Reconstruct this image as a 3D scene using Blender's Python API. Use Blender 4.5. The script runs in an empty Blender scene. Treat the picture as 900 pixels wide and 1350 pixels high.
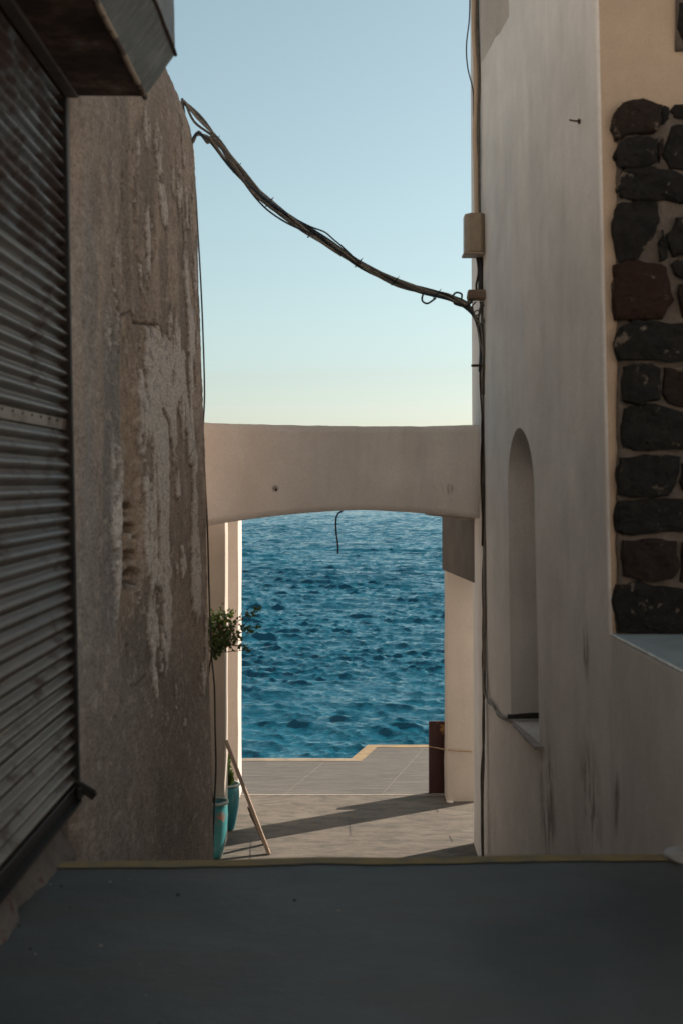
import bpy, bmesh, math, random
import numpy as np
from mathutils import Vector, Matrix, noise as mnoise

scene = bpy.context.scene
C = scene.collection
R = math.radians
F = 1700.0          # focal length in pixels of the 900 x 1350 frame
EYE = 3.0           # eye height above the lower terrace
LAND = 1.5          # height of the upper landing
SEA = -1.5

# ------------------------------------------------------------------ camera
cd = bpy.data.cameras.new('camera')
cam = bpy.data.objects.new('camera', cd); C.objects.link(cam)
cam.location = (0, 0, EYE); cam.rotation_euler = (R(90), 0, 0)
cd.sensor_fit = 'VERTICAL'; cd.sensor_height = 36.0; cd.sensor_width = 24.0
cd.lens = F / 1350 * 36
cd.shift_y = -40 / 1350
cd.clip_start = 0.05; cd.clip_end = 20000
cd.dof.use_dof = True; cd.dof.focus_distance = 19; cd.dof.aperture_fstop = 3.6
scene.camera = cam

# ------------------------------------------------------------------ sky and sun
SUN_AZ = R(56.4); SUN_EL = R(33)
world = bpy.data.worlds.new('World'); scene.world = world; world.use_nodes = True
wn = world.node_tree.nodes; wl = world.node_tree.links
bg = wn['Background']; sky = wn.new('ShaderNodeTexSky')
sky.sky_type = 'NISHITA'; sky.sun_disc = False
sky.sun_elevation = SUN_EL; sky.sun_rotation = SUN_AZ
sky.air_density = 1.0; sky.dust_density = 0.9; sky.ozone_density = 1.6
tint = wn.new('ShaderNodeMix'); tint.data_type = 'RGBA'; tint.blend_type = 'MULTIPLY'
tint.inputs['Factor'].default_value = 1.0
tint.inputs['B'].default_value = (0.95, 0.985, 0.945, 1)
hs = wn.new('ShaderNodeHueSaturation'); hs.inputs['Saturation'].default_value = 0.68
hs.inputs['Hue'].default_value = 0.47
wl.new(sky.outputs[0], hs.inputs['Color']); wl.new(hs.outputs[0], tint.inputs['A'])
wl.new(tint.outputs['Result'], bg.inputs['Color'])
bg.inputs["Strength"].default_value = 0.071
sd = bpy.data.lights.new('sun', 'SUN'); sun = bpy.data.objects.new('sun', sd); C.objects.link(sun)
sd.energy = 5.0; sd.angle = R(0.5); sd.color = (1.0, 0.87, 0.72)
sdir = Vector((math.sin(SUN_AZ)*math.cos(SUN_EL), math.cos(SUN_AZ)*math.cos(SUN_EL), math.sin(SUN_EL)))
sun.rotation_euler = sdir.to_track_quat('Z', 'Y').to_euler()
sun.location = (20, 15, 20)
vs = scene.view_settings
vs.view_transform = 'Standard'; vs.look = 'None'; vs.gamma = 1.0; vs.exposure = 0.88
vs.use_curve_mapping = False

# ------------------------------------------------------------------ helpers
def P(x, y, d):
    """point at depth d metres seen at (x, y) of the 900 x 1350 frame"""
    return Vector(((x-450)*d/F, d, EYE + (635-y)*d/F))

def link(name, me, mat=None, parent=None, smooth=False):
    o = bpy.data.objects.new(name, me); C.objects.link(o)
    if mat is not None and len(me.materials) == 0: me.materials.append(mat)
    if parent is not None: o.parent = parent
    if smooth: me.polygons.foreach_set('use_smooth', [True]*len(me.polygons))
    return o

def tag(o, label, cat, group=None):
    o['label'] = label; o['category'] = cat
    if group: o['group'] = group
    return o

def struct(o): o['kind'] = 'structure'; return o

def empty(name, label, cat, group=None):
    o = bpy.data.objects.new(name, None); C.objects.link(o); o.empty_display_size = .1
    return tag(o, label, cat, group)

def pyd(name, v, f):
    me = bpy.data.meshes.new(name); me.from_pydata([tuple(p) for p in v], [], f); me.update(); return me

def bm_mesh(name, bm):
    bmesh.ops.recalc_face_normals(bm, faces=bm.faces[:])
    me = bpy.data.meshes.new(name); bm.to_mesh(me); bm.free(); return me

def prism(bm, plan, z0, z1, lean=None):
    """vertical prism over plan points; lean = metres of x per metre of z (relative to eye) per point"""
    n = len(plan); lean = lean or [0]*n
    lo = [bm.verts.new((p[0]+k*(z0-EYE), p[1], z0)) for p, k in zip(plan, lean)]
    hi = [bm.verts.new((p[0]+k*(z1-EYE), p[1], z1)) for p, k in zip(plan, lean)]
    bm.faces.new(lo[::-1]); bm.faces.new(hi)
    for i in range(n):
        j = (i+1) % n
        bm.faces.new((lo[i], lo[j], hi[j], hi[i]))
    return lo, hi

def box(bm, x0, x1, y0, y1, z0, z1):
    return prism(bm, [(x0, y0), (x1, y0), (x1, y1), (x0, y1)], z0, z1)

def bevel(bm, w, seg=2, ang=30):
    bmesh.ops.recalc_face_normals(bm, faces=bm.faces[:])
    es = [e for e in bm.edges if len(e.link_faces) == 2 and e.calc_face_angle(0) > R(ang)]
    bmesh.ops.bevel(bm, geom=es, offset=w, segments=seg, profile=.6, affect='EDGES', clamp_overlap=True)

def dice(bm, size):
    """cut the mesh into roughly size-long edges along x, y, z"""
    for ax in range(3):
        cs = [v.co[ax] for v in bm.verts]; a, b = min(cs), max(cs)
        n = int((b-a)/size)
        for i in range(1, n+1):
            t = a + (b-a)*i/(n+1)
            no = Vector((0, 0, 0)); no[ax] = 1
            co = Vector((0, 0, 0)); co[ax] = t
            bmesh.ops.bisect_plane(bm, geom=bm.verts[:]+bm.edges[:]+bm.faces[:], plane_co=co, plane_no=no, dist=1e-5)

def wobble(bm, amp, scale, seed=0):
    off = Vector((seed*7.3, seed*3.1, seed*5.7))
    for v in bm.verts:
        v.co += mnoise.noise_vector(v.co/scale + off)*amp

def spline(pts, sub=6):
    p = [Vector(q) for q in pts]
    if len(p) < 3: return p
    p = [p[0]*2-p[1]] + p + [p[-1]*2-p[-2]]
    out = []
    for i in range(1, len(p)-2):
        for s in range(sub):
            t = s/sub
            a, b, c, d = p[i-1:i+3]
            out.append(.5*((2*b)+(c-a)*t+(2*a-5*b+4*c-d)*t*t+(3*b-a-3*c+d)*t**3))
    out.append(p[-2]); return out

def tube(bm, pts, r, seg=6, sub=6, r1=None, smooth=True):
    q = spline(pts, sub) if smooth else [Vector(p) for p in pts]
    n = len(q); up = Vector((.31, .57, .76)); rings = []
    for i, p in enumerate(q):
        t = (q[min(i+1, n-1)] - q[max(i-1, 0)])
        if t.length < 1e-7: t = Vector((0, 0, 1))
        t.normalize()
        up = up - t*up.dot(t)
        if up.length < 1e-4: up = t.orthogonal()
        up.normalize(); w = t.cross(up)
        rr = r if r1 is None else r + (r1-r)*i/(n-1)
        rings.append([bm.verts.new(p + (up*math.cos(a)+w*math.sin(a))*rr) for a in [2*math.pi*k/seg for k in range(seg)]])
    for a, b in zip(rings, rings[1:]):
        for k in range(seg):
            bm.faces.new((a[k], a[(k+1) % seg], b[(k+1) % seg], b[k]))
    bm.faces.new(rings[0][::-1]); bm.faces.new(rings[-1])

def tube_obj(name, pts, r, mat, parent=None, seg=6, sub=6, r1=None):
    bm = bmesh.new(); tube(bm, pts, r, seg, sub, r1)
    return link(name, bm_mesh(name, bm), mat, parent, True)

def lathe(bm, prof, cx, cy, seg=28, wob=0):
    rings = []
    for r, z in prof:
        rings.append([bm.verts.new((cx+r*math.cos(a), cy+r*math.sin(a), z)) for a in [2*math.pi*k/seg for k in range(seg)]])
    for a, b in zip(rings, rings[1:]):
        for k in range(seg): bm.faces.new((a[k], a[(k+1) % seg], b[(k+1) % seg], b[k]))
    return rings

def vnoise(u, v, seed):
    """smooth 2-d value noise on arrays"""
    rng = np.random.RandomState(seed); T = rng.rand(256, 256)*2-1
    iu = np.floor(u).astype(int); iv = np.floor(v).astype(int); fu = u-iu; fv = v-iv
    fu = fu*fu*(3-2*fu); fv = fv*fv*(3-2*fv)
    a = T[iu % 256, iv % 256]; b = T[(iu+1) % 256, iv % 256]; c = T[iu % 256, (iv+1) % 256]; d = T[(iu+1) % 256, (iv+1) % 256]
    return (a*(1-fu)+b*fu)*(1-fv)+(c*(1-fu)+d*fu)*fv
def fbm(u, v, seed, oct=5, gain=.5):
    s = 0; a = 1; n = 0
    for o in range(oct):
        s = s + a*vnoise(u*2**o+o*17.3, v*2**o+o*9.1, seed+o); n += a; a *= gain
    return s/n
def sstep(a, b, x):
    t = np.clip((x-a)/(b-a), 0, 1); return t*t*(3-2*t)

# ------------------------------------------------------------------ materials
class M:
    """small node builder around one Principled material"""
    def __init__(s, name, rough=.85, metal=0, spec=.3):
        s.m = bpy.data.materials.new(name); s.m.use_nodes = True
        s.t = s.m.node_tree; s.n = s.t.nodes; s.b = s.n['Principled BSDF']
        s.b.inputs['Roughness'].default_value = rough; s.b.inputs['Metallic'].default_value = metal
        s.b.inputs['Specular IOR Level'].default_value = spec
        s.pos = s.n.new('ShaderNodeNewGeometry').outputs['Position']; s.h = None; s.c = None
    def L(s, a, b): s.t.links.new(a, b)
    def noise(s, scale, detail=5, rough=.6, stretch=(1, 1, 1), off=(0, 0, 0), dist=0):
        mp = s.n.new('ShaderNodeMapping'); mp.inputs['Scale'].default_value = stretch; mp.inputs['Location'].default_value = off
        s.L(s.pos, mp.inputs['Vector'])
        t = s.n.new('ShaderNodeTexNoise'); t.inputs['Scale'].default_value = scale; t.inputs['Detail'].default_value = detail
        t.inputs['Roughness'].default_value = rough; t.inputs['Distortion'].default_value = dist
        s.L(mp.outputs[0], t.inputs['Vector']); return t.outputs['Fac']
    def ramp(s, fac, stops):
        r = s.n.new('ShaderNodeValToRGB'); e = r.color_ramp.elements
        while len(e) < len(stops): e.new(.5)
        for el, (p, c) in zip(e, stops):
            el.position = p; el.color = (*c, 1) if len(c) == 3 else c
        s.L(fac, r.inputs[0]); return r.outputs[0]
    def mask(s, fac, a, b):
        r = s.n.new('ShaderNodeMapRange'); r.interpolation_type = 'SMOOTHSTEP'
        r.inputs['From Min'].default_value = a; r.inputs['From Max'].default_value = b
        s.L(fac, r.inputs['Value']); return r.outputs['Result']
    def math(s, op, a, b):
        k = s.n.new('ShaderNodeMath'); k.operation = op
        for i, q in enumerate((a, b)):
            if isinstance(q, (int, float)): k.inputs[i].default_value = q
            else: s.L(q, k.inputs[i])
        return k.outputs[0]
    def blob(s, c, r):
        """1 inside an ellipsoid round c, falling to 0 at radii r"""
        a = s.n.new('ShaderNodeVectorMath'); a.operation = 'SUBTRACT'; s.L(s.pos, a.inputs[0]); a.inputs[1].default_value = c
        b = s.n.new('ShaderNodeVectorMath'); b.operation = 'DIVIDE'; s.L(a.outputs[0], b.inputs[0]); b.inputs[1].default_value = r
        l = s.n.new('ShaderNodeVectorMath'); l.operation = 'LENGTH'; s.L(b.outputs[0], l.inputs[0])
        return s.mask(l.outputs['Value'], 1.0, .25)
    def mix(s, fac, a, b, mode='MIX'):
        k = s.n.new('ShaderNodeMix'); k.data_type = 'RGBA'; k.blend_type = mode
        if isinstance(fac, (int, float)): k.inputs['Factor'].default_value = fac
        else: s.L(fac, k.inputs['Factor'])
        for nm, q in (('A', a), ('B', b)):
            if isinstance(q, tuple): k.inputs[nm].default_value = (*q, 1)
            else: s.L(q, k.inputs[nm])
        return k.outputs['Result']
    def bump(s, fac, dist, strength=1):
        b = s.n.new('ShaderNodeBump'); b.inputs['Distance'].default_value = dist; b.inputs['Strength'].default_value = strength
        s.L(fac, b.inputs['Height'])
        if s.h is not None: s.L(s.h, b.inputs['Normal'])
        s.h = b.outputs[0]
    def done(s, col, rough=None):
        if isinstance(col, tuple): s.b.inputs['Base Color'].default_value = (*col, 1)
        else: s.L(col, s.b.inputs['Base Color'])
        if rough is not None: s.L(rough, s.b.inputs['Roughness'])
        if s.h is not None: s.L(s.h, s.b.inputs['Normal'])
        return s.m

def plaster(name, a, b, streak=.25, scale=2.0, bumpd=.004, grain=90, stains=(), stain_col=(.13, .105, .085)):
    m = M(name)
    c = m.ramp(m.noise(scale, 6, .62), [(.32, a), (.68, b)])
    st = m.math('MULTIPLY', m.mask(m.noise(2.6, 7, .68, (3, 1.6, .42)), .40, .72), m.mask(m.noise(.9, 4, .6, off=(7, 2, 5)), .25, .7))
    c = m.mix(m.math('MULTIPLY', st, streak), c, tuple(x*.55 for x in a))
    fine = m.mask(m.noise(grain, 3, .6), .35, .65)
    c = m.mix(m.math('MULTIPLY', fine, .16), c, tuple(x*.6 for x in a))
    for cen, rad in stains:
        k = m.math('MULTIPLY', m.blob(cen, rad), m.mask(m.noise(4.2, 7, .72, (3.5, 2, .5), cen), .45, .58))
        c = m.mix(m.math('MULTIPLY', k, .75), c, stain_col)
    m.bump(m.noise(5, 5, .55), .02, .5); m.bump(m.noise(grain, 4, .6), bumpd, .6)
    return m.done(c)

def simple(name, a, b=None, scale=12, rough=.7, metal=0, spec=.3, bumpd=.002, bscale=60, stretch=(1, 1, 1)):
    m = M(name, rough, metal, spec); b = b or tuple(x*.7 for x in a)
    c = m.ramp(m.noise(scale, 6, .6, stretch), [(.35, a), (.65, b)])
    if bumpd: m.bump(m.noise(bscale, 4, .6, stretch), bumpd, .6)
    return m.done(c)

MAT = {}
MAT['cream'] = plaster('cream_plaster', (.55, .475, .425), (.62, .55, .495), .16, 1.6)
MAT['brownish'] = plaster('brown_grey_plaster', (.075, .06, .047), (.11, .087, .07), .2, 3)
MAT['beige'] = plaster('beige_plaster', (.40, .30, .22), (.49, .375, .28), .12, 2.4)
MAT['cable'] = simple('grey_brown_cable', (.13, .11, .09), (.075, .065, .055), 30, .6)
MAT['cable_pale'] = simple('pale_cable', (.24, .21, .175), (.15, .13, .108), 30, .6)
MAT['cable_black'] = simple('black_cable', (.015, .016, .018), (.025, .025, .026), 30, .5)
MAT['cable_blue'] = simple('dark_blue_cable', (.018, .035, .06), (.025, .03, .04), 30, .5)
MAT['rust'] = simple('rusty_iron', (.07, .035, .022), (.03, .019, .015), 40, .85, .2, .3, .003)

# ------------------------------------------------------------------ the sea
def build_sea():
    rng = np.random.RandomState(4)
    d = [13.0]
    while d[-1] < 260: d.append(d[-1]+.03+.0019*max(0, d[-1]-16)+(.01*max(0, d[-1]-170)))
    d = np.array(d); d = np.concatenate([d, np.geomspace(d[-1]+4, 12000, 60)])
    k = np.linspace(-1, 1, 640)
    D, K = np.meshgrid(d, k, indexing='ij')
    X = K*(.24*D+4); Y = D.copy()
    X0, Y0 = X.copy(), Y.copy(); Z = np.zeros_like(X)
    row = np.maximum(np.gradient(d), 2*(.24*d+4)/640)[:, None]
    warp = [fbm(X0/sc+40+7*q_, Y0/sc+60, 70+q_, 2) for q_, sc in enumerate((2.2, 5, 11))]
    gust = [.68+.6*sstep(-.45, .45, fbm(X0/sc+50, Y0/(sc*1.3)+50, 91+q_, 3)) for q_, sc in enumerate((3.5, 9, 20))]
    for i in range(84):
        lam = .13*(2.9/.13)**((i+rng.rand())/84)
        th = R(-99) + rng.normal(0, .36 if lam > .8 else .55)
        kk = 2*math.pi/lam
        a = (.070 if lam < .35 else (.068 if lam < 1.0 else (.048 if lam < 1.8 else .034)))*lam/6.283*(0.6+.8*rng.rand())
        dx, dy = math.cos(th), math.sin(th)
        g = 0 if lam < .7 else (1 if lam < 2 else 2)
        A = a*np.clip(lam/(1.8*row)-.5, 0, 1)*gust[g]
        w = kk*(X0*dx+Y0*dy)+rng.rand()*6.283+2.2*warp[g]*rng.uniform(.5, 1.2)
        c = np.cos(w); Z += A*np.sin(w)
        X += .95*A*dx*c; Y += .95*A*dy*c
    n, m = X.shape
    me = bpy.data.meshes.new('sea')
    co = np.stack([X, Y, Z+SEA], -1).reshape(-1, 3).astype(np.float32)
    idx = np.arange(n*m).reshape(n, m)
    q = np.stack([idx[:-1, :-1], idx[:-1, 1:], idx[1:, 1:], idx[1:, :-1]], -1).reshape(-1, 4)
    me.vertices.add(n*m); me.vertices.foreach_set('co', co.ravel())
    me.loops.add(q.size); me.loops.foreach_set('vertex_index', q.ravel().astype(np.int32))
    me.polygons.add(len(q)); me.polygons.foreach_set('loop_start', np.arange(0, q.size, 4, dtype=np.int32))
    me.polygons.foreach_set('use_smooth', np.ones(len(q), dtype=bool))
    me.update(calc_edges=True)
    w = M('sea_water', .05, 0, .5)
    w.b.inputs['IOR'].default_value = 1.333
    w.bump(w.noise(1.3, 8, .70, (.45, 1.7, 1)), .11, .85)
    w.bump(w.noise(4.5, 5, .65, (.5, 1.6, 1)), .06, .9)
    w.bump(w.noise(13, 3, .6, (.7, 1.3, 1)), .02, .8)
    c = w.ramp(w.noise(.09, 4, .6), [(.35, (.005, .078, .128)), (.65, (.007, .102, .160))])
    mat = w.done(c)
    return struct(link('sea', me, mat))
build_sea()

# ------------------------------------------------------------------ terrace, quay, landing, stairs
con = M('terrace_concrete', .9)
cc = con.ramp(con.noise(1.7, 7, .65, (1, 1.6, 1)), [(.3, (.098, .083, .071)), (.7, (.143, .124, .106))])
cc = con.mix(con.math('MULTIPLY', con.mask(con.noise(5, 8, .75, (.75, 1.7, 1)), .44, .62), .8), cc, (.058, .057, .05))
cc = con.mix(con.math('MULTIPLY', con.mask(con.noise(16, 4, .6), .62, .75), .4), cc, (.19, .168, .147))
con.bump(con.noise(9, 6, .65, (.6, 1.6, 1)), .012, .7); con.bump(con.noise(120, 3), .002, .6)
MAT['concrete'] = con.done(cc)
q = M('quay_concrete', .9)
cc = q.ramp(q.noise(2.2, 7, .65, (.6, 2, 1)), [(.3, (.068, .063, .058)), (.7, (.105, .097, .089))])
cc = q.mix(q.math('MULTIPLY', q.mask(q.noise(7, 8, .75, (.35, 3, 1)), .48, .64), .7), cc, (.14, .13, .12))
q.bump(q.noise(9, 6, .65, (.6, 2, 1)), .012, .7)
MAT['quay'] = q.done(cc)
MAT['pale_paint'] = simple('pale_line_paint', (.27, .24, .205), (.20, .176, .152), 14, .8)
MAT['yellow'] = simple('ochre_edge_paint', (.29, .20, .10), (.17, .135, .09), 6, .8, bumpd=.003)
MAT['pale_edge'] = simple('faded_edge_paint', (.27, .215, .155), (.17, .145, .115), 6, .8, bumpd=.003)
MAT['dull_yellow'] = simple('worn_ochre_paint', (.30, .21, .085), (.19, .155, .10), 9, .85)

def build_terrace():
    # near part of the terrace: one poured slab, then skewed slabs of the quay with pale grout between
    bm = bmesh.new(); box(bm, -7, 7, 7.6, 12.32, -2.6, 0)
    t = struct(link('terrace', bm_mesh('terrace', bm), MAT['concrete']))
    bm = bmesh.new()
    edge = [(-7, 13.99), (.115, 13.97), (.30, 14.68), (7, 14.68)]
    prism(bm, [(-7, 12.33), (7, 12.33)] + edge[::-1], -2.6, -.003)
    qy = struct(link('quay', bm_mesh('quay', bm), MAT['pale_paint']))
    # slabs
    def cut(poly, a, b, keep):
        out = []
        n = Vector((b[1]-a[1], a[0]-b[0])); n.normalize()
        f = lambda p: keep*(n.x*(p[0]-a[0])+n.y*(p[1]-a[1]))
        for i in range(len(poly)):
            p, r = poly[i], poly[(i+1) % len(poly)]
            if f(p) >= 0: out.append(p)
            if (f(p) < 0) != (f(r) < 0):
                s = f(p)/(f(p)-f(r)); out.append((p[0]+(r[0]-p[0])*s, p[1]+(r[1]-p[1])*s))
        return out
    shape = [(-7, 12.362), (7, 12.362), (7, 14.54), (.39, 14.54), (.205, 13.83), (-7, 13.86)]
    # paint is laid on the remaining rim
    joints = [(-.546+.93*i, -.156+.93*i) for i in range(-6, 8)]
    for (a0, a1), (b0, b1) in zip(joints, joints[1:]):
        w = .0035
        poly = cut(shape, (a0+w, 12.38), (a1+w, 13.93), 1)
        poly = cut(poly, (b0-w, 12.38), (b1-w, 13.93), -1)
        if len(poly) < 3: continue
        bm = bmesh.new(); prism(bm, poly, -.1, 0)
        link('slab', bm_mesh('slab', bm), MAT['quay'], qy)
    # ochre band along the edge of the quay
    outer = [(-7, 13.995), (.11, 13.975), (.296, 14.69), (7, 14.69)]
    inner = [(-7, 13.865), (.208, 13.835), (.392, 14.545), (7, 14.545)]
    for i in range(3):
        bm = bmesh.new()
        prism(bm, [inner[i], inner[i+1], outer[i+1], outer[i]], -.1, .004)
        link('edge_band', bm_mesh('edge_band', bm), MAT['pale_edge'] if i == 0 else MAT['yellow'], qy)
    bm = bmesh.new(); box(bm, -3, 1.15, 12.322, 12.358, -.05, .004)
    link('painted_line', bm_mesh('painted_line', bm), MAT['pale_paint'], t)
    # hairline cracks; the last dark line paints the prop leg's cast shadow
    ck = simple('crack_and_shadow', (.05, .04, .035), (.04, .033, .03), 20)
    for pts in ([(459, 1078), (461, 1090), (462, 1101)], [(574, 1066), (577, 1071)], [(592, 1102), (596, 1110)],
                [(331, 1108), (330, 1132)], [(297, 1121), (330, 1117), (350, 1113)]):
        gp = []
        for x, y in pts:
            d = F*EYE/(y-635); gp.append(Vector(((x-450)*d/F, d, .0)))
        gp = spline(gp, 3); bm = bmesh.new(); prev = None
        for i, p in enumerate(gp):
            s = Vector((.004+.002*math.sin(i*2.1), .006, 0))
            cur = (bm.verts.new(p-s+Vector((0, 0, .002))), bm.verts.new(p+s+Vector((0, 0, .002))))
            if prev: bm.faces.new((prev[0], prev[1], cur[1], cur[0]))
            prev = cur
        link('dark_line', bm_mesh('dark_line', bm), ck, t)
build_terrace()

lm = M('landing_paint', .6, 0, .35)
cc = lm.ramp(lm.noise(1.3, 7, .65), [(.3, (.05, .06, .064)), (.7, (.105, .113, .114))])
cc = lm.mix(lm.math('MULTIPLY', lm.mask(lm.noise(2.2, 8, .75, (.5, 1.6, 1)), .46, .64), .75), cc, (.085, .076, .068))
cc = lm.mix(lm.math('MULTIPLY', lm.mask(lm.noise(34, 4, .6), .68, .76), .5), cc, (.035, .035, .035))
cc = lm.mix(lm.math('MULTIPLY', lm.mask(lm.noise(23, 4, .6, off=(3, 3, 3)), .72, .77), .6), cc, (.24, .24, .23))
lm.bump(lm.noise(4, 6, .6), .012, .6); lm.bump(lm.noise(70, 4, .6), .003, .5)
MAT['landing'] = lm.done(cc)

def edge_z(x): return .008*mnoise.noise(Vector((x*2.4, 15.3, 4.2)))
def build_landing():
    bm = bmesh.new()
    prism(bm, [(-1.3, -9), (1.9, -9), (1.45, 5.20), (-1.25, 5.09)], -.5, LAND)
    bevel(bm, .012, 2); dice(bm, .12)
    for v in bm.verts:
        if v.co.y > 4.85 and v.co.z > 1: v.co.z += edge_z(v.co.x)
    l = struct(link('landing', bm_mesh('landing', bm), MAT['landing']))
    bm = bmesh.new()
    n = 60; pts = []
    for i in range(n+1):
        x = -1.145+2.48*i/n; y = 5.09+(x+1.25)/2.7*.11-.012
        w = .088+.012*mnoise.noise(Vector((x*5, 0, 0)))+.006*mnoise.noise(Vector((x*23, 4, 0)))
        zz = LAND+.005+edge_z(x)
        pts.append((bm.verts.new((x, y-w, zz)), bm.verts.new((x, y, zz))))
    for a, b in zip(pts, pts[1:]): bm.faces.new((a[0], b[0], b[1], a[1]))
    link('edge_stripe', bm_mesh('edge_stripe', bm), MAT['dull_yellow'], l)
    rg = random.Random(9); gm = [simple('pale_grit', (.34, .32, .29), (.24, .22, .2), 40), simple('dark_grit', (.05, .045, .04), (.03, .028, .025), 40)]
    for i in range(15):
        yy = rg.uniform(3.3, 5.0); xx = rg.uniform(-1.05, 1.25) if i % 3 else rg.uniform(-1.1, -.75)
        bm = bmesh.new(); bmesh.ops.create_icosphere(bm, subdivisions=1, radius=rg.uniform(.003, .009))
        for v in bm.verts: v.co.z *= .5; v.co += mnoise.noise_vector(v.co*300+Vector((i, 0, 0)))*.002
        o = link('pebble', bm_mesh('pebble', bm), gm[i % 2], l); o.location = (xx, yy, LAND+.003)
    s = struct(bpy.data.objects.new('staircase', None)); C.objects.link(s)
    for i in range(1, 9):
        bm = bmesh.new()
        y0 = 5.21+(i-1)*.3
        box(bm, -1.25, 1.45, y0, 5.21+i*.3-.002, -.5, LAND-i*.1667); bevel(bm, .01, 1)
        link('step', bm_mesh('step', bm), MAT['concrete'], s)
build_landing()

# ------------------------------------------------------------------ building with the shutter (left)
shop = empty('shop_building', 'weathered building with peeling rough plaster and a rusty roller shutter', 'building')
shop.location = (0, 0, 0)

def build_rough_wall():
    # plan line of the face: (X, Y) near -> far, leaning back with height
    nu, nv = 250, 640
    tu = np.linspace(0, 1, nu)**.85; tv = np.linspace(0, 1, nv)
    U, V = np.meshgrid(tu, tv, indexing='ij')
    y0, y1 = 5.42, 9.3
    zb = -.3; Yw = y0+(y1-y0)*U
    ztop = 5.86 - .12*sstep(.60, .8, U) - .30*np.clip((U-.78)/.22, 0, 1)**2.2 + .05*fbm(U*14+3, V*0+2, 5, 3)
    Zw = zb+(ztop-zb)*V
    Xm = -1.125+(.157)*U                        # at eye level
    dz = Zw-EYE
    lean = np.where(dz > 0, .034*dz+.10*np.clip((dz-2.3)/.46, 0, 1.2)**2, .020*dz)
    Xw = Xm - (.019*dz*(1-U)+lean*U)
    px = 450+Xw*F/Yw; py = 635-(Zw-EYE)*F/Yw
    um = (Yw-y0); vm = Zw
    n1 = fbm(um*1.3+9, vm*1.0+4, 11, 5); n2 = fbm(um*4.2+2, vm*3.0+7, 21, 6, .62); n3 = fbm(um*13, vm*22, 31, 4, .7)
    str_ = fbm(um*3.2+4, vm*.8+1, 41, 5, .55)
    def reg(x0, x1, ya, yb, fx=12, fy=60):
        return sstep(x0-fx, x0+fx, px)*(1-sstep(x1-fx, x1+fx, px))*sstep(ya-fy, ya+fy, py)*(1-sstep(yb-fy, yb+fy, py))
    wv = 9*n1+7*n2
    px_ = px+wv
    def regw(x0, x1, ya, yb, fx=6, fy=40):
        return sstep(x0-fx, x0+fx, px_)*(1-sstep(x1-fx, x1+fx, px_))*sstep(ya-fy, ya+fy, py)*(1-sstep(yb-fy, yb+fy, py))
    ochre = regw(162, 187, 440, 850, 4)
    smear = regw(136, 161, 400, 860, 5, 60)
    channel = regw(164, 212, 790, 905, 5, 30)
    flake_r = np.maximum(regw(184, 246, 420, 800, 10, 50), regw(196, 240, 760, 840, 8, 30)*.9)
    ns = fbm(um*3.4+31, vm*1.0+13, 61, 6, .62)
    wide = .55*regw(136, 266, 170, 880, 14, 110)
    fr_ = np.maximum(flake_r, wide)
    fv = ns*1.5+n2*.8+(fr_-.93)*.85
    fl = sstep(.0, .04, fv)*(fr_ > .03)*(1-sstep(.93, .97, U))
    pale_edge = np.maximum(regw(150, 166, 560, 800, 2.5, 60), regw(138, 156, 340, 470, 3, 40))*sstep(-.2, .1, n2+n3*.4)
    upper = regw(150, 215, 200, 480, 14, 80)*sstep(.02, .07, n2+.5*str_)
    H = .014*n1+.010*n2+.005*n3
    # drip ridges
    H = H + .004*str_
    peel = np.clip(ochre+.6*smear+.8*channel, 0, 1)
    H = H-.028*peel-.016*upper
    H = H+.017*fl+.020*pale_edge
    # cracks (jagged polylines)
    def dark_line(pts, w, dep):
        h = 0
        for (xa, ya), (xb, yb) in zip(pts, pts[1:]):
            dx, dy = xb-xa, yb-ya; L2 = dx*dx+dy*dy
            t = np.clip(((px-xa)*dx+(py-ya)*dy)/L2, 0, 1)
            dd = np.hypot((px-xa-dx*t)*1.0, py-ya-dy*t)
            h = np.maximum(h, 1-sstep(w*.4, w*1.5, dd+1.2*n3))
        return h*dep
    cr = dark_line([(163, 228), (165, 265), (160, 300), (150, 335), (152, 372), (160, 400), (163, 418), (173, 410), (180, 425), (196, 428), (207, 428), (211, 445)], 1.3, 1)
    cr = np.maximum(cr, dark_line([(205, 300), (206, 330), (203, 345)], 1.1, .8))
    cr = np.maximum(cr, dark_line([(212, 540), (221, 560), (222, 600), (224, 640)], 1.6, .9))
    cr = np.maximum(cr, dark_line([(255, 470), (259, 510)], 1.2, .8))
    cr = np.maximum(cr, dark_line([(174, 850), (174, 880)], 1.4, .8))
    cr = np.maximum(cr, dark_line([(175, 905), (185, 902), (197, 890)], 1.5, .6))
    H = H-.022*cr
    def hole(cx, cy, rx, ry, dep):
        r = np.hypot((px-cx)/rx, (py-cy)/ry)+.35*n2
        return (1-sstep(.65, 1.05, r))*dep
    hl = np.maximum.reduce([hole(172, 673, 10, 11, 1), hole(173, 697, 11, 9, .9), hole(176, 733, 9, 10, 1), hole(178, 763, 10, 18, 1), hole(181, 712, 3, 5, .7)])
    H = H-.10*hl
    # broken arris at the far end
    H = H-(.012+.02*np.clip(n2+n3, -.3, 1))*sstep(.975, 1, U)
    X = Xw+H
    Y = Yw+np.where(U > .97, .03*n3, 0)
    # layer colours, lighter high up, darker low down; flake shadow edges painted in
    def mixc(c, m, col):
        return c*(1-m[..., None])+np.array(col)*m[..., None]
    c = np.zeros(U.shape+(3,))+np.array((.215, .168, .138))
    c = mixc(c, sstep(-.35, .4, n1), (.255, .195, .155))
    c = mixc(c, .75*sstep(-.05, .35, str_), (.165, .135, .118))
    c = mixc(c, .55*regw(90, 128, 120, 900, 14, 100)*sstep(-.3, .3, str_), (.185, .175, .168))
    c = mixc(c, .65*sstep(700, 950, py)*sstep(-.4, .2, n1), (.15, .130, .118))
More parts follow.
